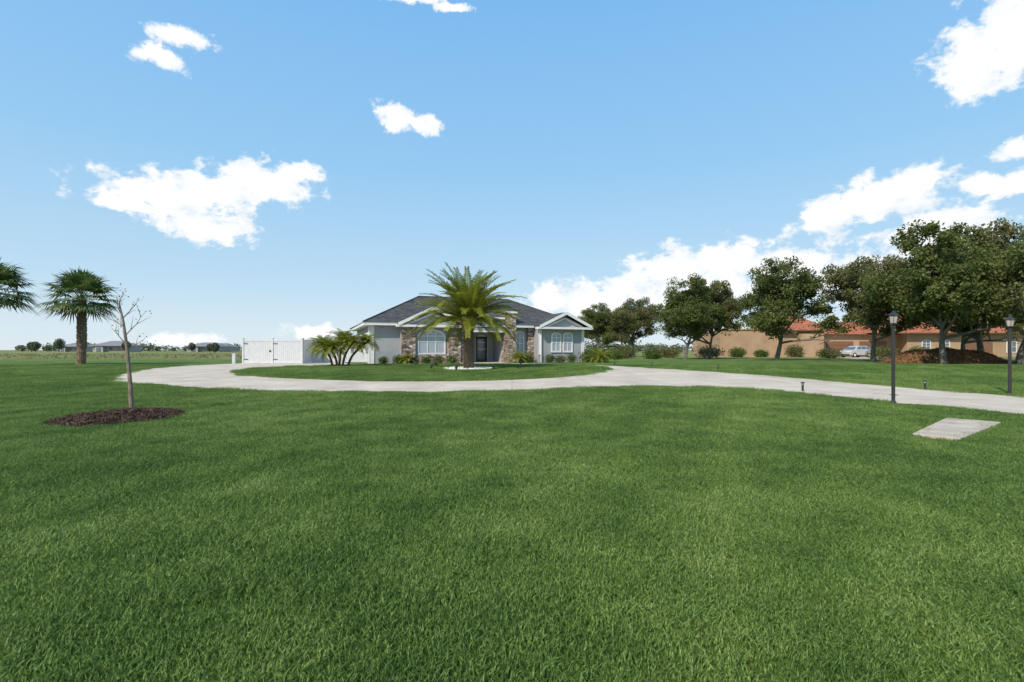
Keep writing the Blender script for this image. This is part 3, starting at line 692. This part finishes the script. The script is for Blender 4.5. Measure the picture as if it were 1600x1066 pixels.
# ------------------------------------------------------------ SUV
def suv(x,y,rz):
    e=empty('parked_car',(x,y,T(y)+.02),rz); W=.92
    prof=[(-2.3,.35),(-2.35,.75),(-2.28,1.05),(-1.95,1.12),(-1.6,1.55),(-1.2,1.68),(.3,1.68),(.75,1.55),(1.35,1.12),(2.1,1.0),(2.32,.8),(2.35,.4),(2.25,.3),(-2.2,.3)]
    V=[];F=[];n=len(prof)
    def yw(z,sg): return sg*(W if z<1.12 else W-(z-1.12)*.42)
    for sg in (-1,1):
        V+=[(px,yw(pz,sg),pz) for px,pz in prof]
    F+=[list(range(n)),list(range(n,2*n))[::-1]]+[[i,n+i,n+(i+1)%n,(i+1)%n] for i in range(n)]
    o=obj('body',V,F,M['carpaint'],e); md=o.modifiers.new('b','BEVEL'); md.width=.06; md.segments=3
    V=[];F=[]
    for sg in (-1,1):
        for a in ([(-1.75,1.16),(-1.5,1.54),(-1.0,1.60),(-1.0,1.16)],[(-.92,1.16),(-.92,1.6),(.02,1.6),(.02,1.16)],[(.1,1.16),(.1,1.6),(.32,1.6),(.7,1.48),(1.15,1.16)]):
            m0=len(V); V+=[(px,yw(pz,sg)+sg*.012,pz) for px,pz in a]; F.append([m0+i for i in range(len(a))])
    m0=len(V); V+=[(.82,-.66,1.53),(.82,.66,1.53),(1.36,.8,1.145),(1.36,-.8,1.145)]; F.append([m0,m0+1,m0+2,m0+3])
    m0=len(V); V+=[(-1.66,-.66,1.53),(-1.66,.66,1.53),(-1.99,.8,1.14),(-1.99,-.8,1.14)]; F.append([m0,m0+1,m0+2,m0+3])
    obj('windows',V,F,M['glass'],e)
    V=[];F=[];V2=[];F2=[]
    for wx in (-1.42,1.42):
        for sg in (-1,1):
            tubevf(V,F,[(wx,sg*.70,.35),(wx,sg*.95,.35)],[.35,.35],20); tubevf(V2,F2,[(wx,sg*.94,.35),(wx,sg*.965,.35)],[.21,.18],10)
    obj('tyres',V,F,M['rubber'],e); obj('rims',V2,F2,M['white'],e)
    boxes('sills_and_bumpers',[(-2.4,-2.2,-.85,.85,.32,.5),(2.25,2.42,-.85,.85,.3,.48),(-1.0,1.0,-.935,.935,.26,.36)],M['dark'],e)
    boxes('headlamps',[(2.2,2.38,-.85,-.55,.72,.88),(2.2,2.38,.55,.85,.72,.88)],M['white'],e); boxes('tail_lamps',[(-2.38,-2.2,-.88,-.65,.85,1.05),(-2.38,-2.2,.65,.88,.85,1.05)],M['lampred'],e)
    boxes('mirrors',[(.85,1.0,-1.05,-.86,1.1,1.24),(.85,1.0,.86,1.05,1.1,1.24)],M['carpaint'],e,.02)
suv(50.4,75,math.radians(198))
mound('red_mulch_pile',36.2,43,5.0,1.9,1.25,M['redmulch'],0,4,1.1,6000,M['redmulch'],.2,.2)
# ------------------------------------------------------------ distance
def treeline(name,x0,x1,y,hmin,hmax,n,size,step):
    C=[]; x=x0
    while x<x1:
        h=random.uniform(hmin,hmax); w=h*random.uniform(.5,1.1); k=int(n*h/hmax)
        u=rng.normal(size=(k,3)); u/=np.linalg.norm(u,axis=1)[:,None]; u*=(rng.uniform(0,1,k)**.5)[:,None]
        c=u*np.array([w,w,h*.5])+np.array([x,y+random.uniform(-15,15),h*.48]); C.append(c); x+=step*random.uniform(.3,1.7)
    C=np.concatenate(C); C=C[C[:,2]>0]; C[:,2]+=.4
    leafcloud(name,C,size,M['far'],None,.8)
treeline('distant_treeline',-640,520,420,4.0,7.5,170,1.3,5.5)
treeline('distant_treeline',-60,300,190,3.5,6.5,260,.8,5)
treeline('hedge_row',10,32,110,1.2,2.6,240,.35,1.8)
def farhouse(x,y,w,d,h,rh):
    e=empty('distant_house',(x,y,.4)); boxes('walls',[(0,w,0,d,-.2,h),(w*.15,w*.4,-2,-.003,-.2,h-.2)],M['farwall'],e)
    hip('roof',-.6,w+.6,-2.6,d+.6,h+.01,w*.3,w*.7,d/2,h+rh,M['farroof'],e)
    boxes('windows',[(w*.5,w*.6,-.06,-.004,1,2.3),(w*.75,w*.85,-.06,-.004,1,2.3),(w*.2,w*.35,-2.06,-2.004,.1,2.4)],M['glass'],e)
farhouse(-221,270,17,12,3.2,2.8); farhouse(-198,330,16,12,3,2.6); farhouse(-181,285,18,12,3,2.4); farhouse(-153,295,14,12,3,2.6); farhouse(-265,300,12,12,3,2.4); farhouse(-196,380,22,12,3,2.6)
for x,y,h in [(-190,215,6),(-118,200,3.5),(-87,150,3.2),(-214,230,5),(-128,170,4),(-150,240,4.5),(-230,245,5),(-104,240,4)]:
    C=[];k=900; u=rng.normal(size=(k,3)); u/=np.linalg.norm(u,axis=1)[:,None]; u*=(rng.uniform(0,1,k)**.5)[:,None]
    C=u*np.array([h*.35,h*.35,h*.4])+np.array([0,0,h*.6]); V,F=leaves(C,.6,.7); V=V.tolist();F=F.tolist(); nl=len(F)
    tubevf(V,F,[(0,0,-.2),(0,0,h*.6)],[.15,.1],6); o=obj('distant_tree',V,F,[M['far'],M['bark']],None,False,(x,y,.4))
    for p in o.data.polygons[nl:]: p.material_index=1
C=[]
for _ in range(700):
    x=random.uniform(-120,-22); y=random.uniform(60,110)
    for k in range(7): C.append((x+random.gauss(0,.5),y+random.gauss(0,.5),.4+random.uniform(.05,.4)))
leafcloud('field_weeds',np.array(C),.35,M['dead'],None,.3)
# ------------------------------------------------------------ world
el=math.radians(42); to=Vector((-.6,-.8,0)).normalized(); tosun=Vector((to.x*math.cos(el),to.y*math.cos(el),math.sin(el)))
W=bpy.data.worlds.new('World'); S.world=W; W.use_nodes=True; nt=W.node_tree; bg=nt.nodes['Background']
sky=N(nt,'ShaderNodeTexSky'); sky.sky_type='NISHITA'; sky.sun_disc=False; sky.sun_elevation=el; sky.sun_rotation=math.atan2(to.x,to.y)
sky.air_density=1.0; sky.dust_density=.6; sky.ozone_density=1.5
tcn=N(nt,'ShaderNodeTexCoord'); sp=N(nt,'ShaderNodeSeparateXYZ'); nt.links.new(tcn.outputs['Generated'],sp.inputs[0])
az=N(nt,'ShaderNodeMath',operation='ARCTAN2'); nt.links.new(sp.outputs[0],az.inputs[0]); nt.links.new(sp.outputs[1],az.inputs[1])
ele=N(nt,'ShaderNodeMath',operation='ARCSINE'); nt.links.new(sp.outputs[2],ele.inputs[0])
cv=N(nt,'ShaderNodeCombineXYZ'); nt.links.new(az.outputs[0],cv.inputs[0]); nt.links.new(ele.outputs[0],cv.inputs[1])
CL=[(-26.6,16.3,5.2,1.9),(-33.0,14.2,5.6,2.0),(-30.5,11.6,3.8,1.6),(-37.0,12.8,2.4,.7),(-22.8,17.6,2.4,1.1),
(-12.6,24.0,2.2,1.1),(-10.0,23.4,1.8,.9),(-33,27.2,2.4,.7),(-34.5,25.2,1.9,.8),(-12.3,34.6,4.6,.9),(-6.5,33.6,1.8,.4),
(42.6,23.0,3.2,2.7),(44.8,24.5,3.2,2.6),(35.5,13.3,5.0,2.0),(32.0,12.6,2.8,1.9),(38,14.6,2.6,1.2),(44.0,13.2,3.0,1.0),(45.0,15.5,1.8,.8),(40.0,10.0,4.5,1.7),
(13,6.6,3.4,1.9),(17.5,8.5,4.2,2.2),(22.5,8.9,5.0,2.1),(28,8.2,5.5,2.0),(5.5,5.8,4.0,1.7),(9,5.2,6,1.8),(34,6.5,5,1.9),(20,6,8,2),
(-21.0,1.9,2.8,.8),(-32,0.9,3,.7),
(75,18,9,4),(-80,20,10,4),(120,22,14,5)]
prev=None
for a,b,c,d in CL:
    m1=N(nt,'ShaderNodeVectorMath',operation='MULTIPLY_ADD'); nt.links.new(cv.outputs[0],m1.inputs[0]); kx,ky=1/math.radians(c*1.2),1/math.radians(d*1.2)
    m1.inputs[1].default_value=(kx,ky,0); m1.inputs[2].default_value=(-math.radians(a)*kx,-math.radians(b)*ky,0)
    l1=N(nt,'ShaderNodeVectorMath',operation='LENGTH'); nt.links.new(m1.outputs[0],l1.inputs[0])
    if prev is None: prev=l1.outputs['Value']
    else:
        mn=N(nt,'ShaderNodeMath',operation='SMOOTH_MIN'); nt.links.new(prev,mn.inputs[0]); nt.links.new(l1.outputs['Value'],mn.inputs[1]); mn.inputs[2].default_value=.15; prev=mn.outputs[0]
mpn=N(nt,'ShaderNodeMapping'); nt.links.new(cv.outputs[0],mpn.inputs[0]); mpn.inputs['Scale'].default_value=(1,1.35,1)
n1=noise(nt,24,8,.62,mpn.outputs[0],.1)
n2=noise(nt,22,4,.6,mpn.outputs[0])
inv=N(nt,'ShaderNodeMath',operation='SUBTRACT'); inv.inputs[0].default_value=1.0; nt.links.new(prev,inv.inputs[1])
cl=N(nt,'ShaderNodeMath',operation='MAXIMUM'); nt.links.new(inv.outputs[0],cl.inputs[0]); cl.inputs[1].default_value=-1.5
nm=N(nt,'ShaderNodeMath',operation='MULTIPLY_ADD'); nt.links.new(n1,nm.inputs[0]); nm.inputs[1].default_value=2.6; nm.inputs[2].default_value=-1.28
sm=N(nt,'ShaderNodeMath',operation='ADD'); nt.links.new(cl.outputs[0],sm.inputs[0]); nt.links.new(nm.outputs[0],sm.inputs[1])
mk=N(nt,'ShaderNodeMapRange',interpolation_type='SMOOTHSTEP'); nt.links.new(sm.outputs[0],mk.inputs[0]); mk.inputs[1].default_value=-.05; mk.inputs[2].default_value=.38
ct=N(nt,'ShaderNodeMath',operation='MULTIPLY_ADD'); nt.links.new(sm.outputs[0],ct.inputs[0]); ct.inputs[1].default_value=.35
nt.links.new(n2,ct.inputs[2])
ccol=ramp(nt,ct.outputs[0],((.40,(7.6,8.7,9.6)),(.62,(9.6,9.9,10.2)),(.8,(10.6,10.6,10.6))))
grad=ramp(nt,sp.outputs[2],((0,(7.8,8.9,9.5)),(.12,(5.4,7.7,9.5)),(.32,(3.4,6.5,9.7)),(.6,(2.1,5.2,9.5)),(1,(2.0,4.2,7.4))))
skm=mix(nt,.87,sky.outputs[0],grad,'MIX')
fc=mix(nt,mk.outputs[0],skm,ccol)
nt.links.new(fc,bg.inputs[0]); bg.inputs[1].default_value=.1
W.cycles.sampling_method='MANUAL'; W.cycles.sample_map_resolution=512
sun=bpy.data.lights.new('sun','SUN'); sun.energy=4.5; sun.angle=math.radians(.53); sun.color=(1,.92,.79)
so=bpy.data.objects.new('sun',sun); COL.objects.link(so); so.rotation_mode='QUATERNION'; so.rotation_quaternion=tosun.to_track_quat('Z','Y')
# ------------------------------------------------------------ camera
cam=bpy.data.cameras.new('camera'); co=bpy.data.objects.new('camera',cam); COL.objects.link(co)
co.location=(0,0,1.5); co.rotation_euler=(math.pi/2,0,0); cam.lens=18; cam.sensor_width=36; cam.shift_y=.00875; cam.clip_start=.05; cam.clip_end=8000
S.camera=co
S.view_settings.view_transform='Standard'; S.view_settings.look='None'; S.view_settings.exposure=0
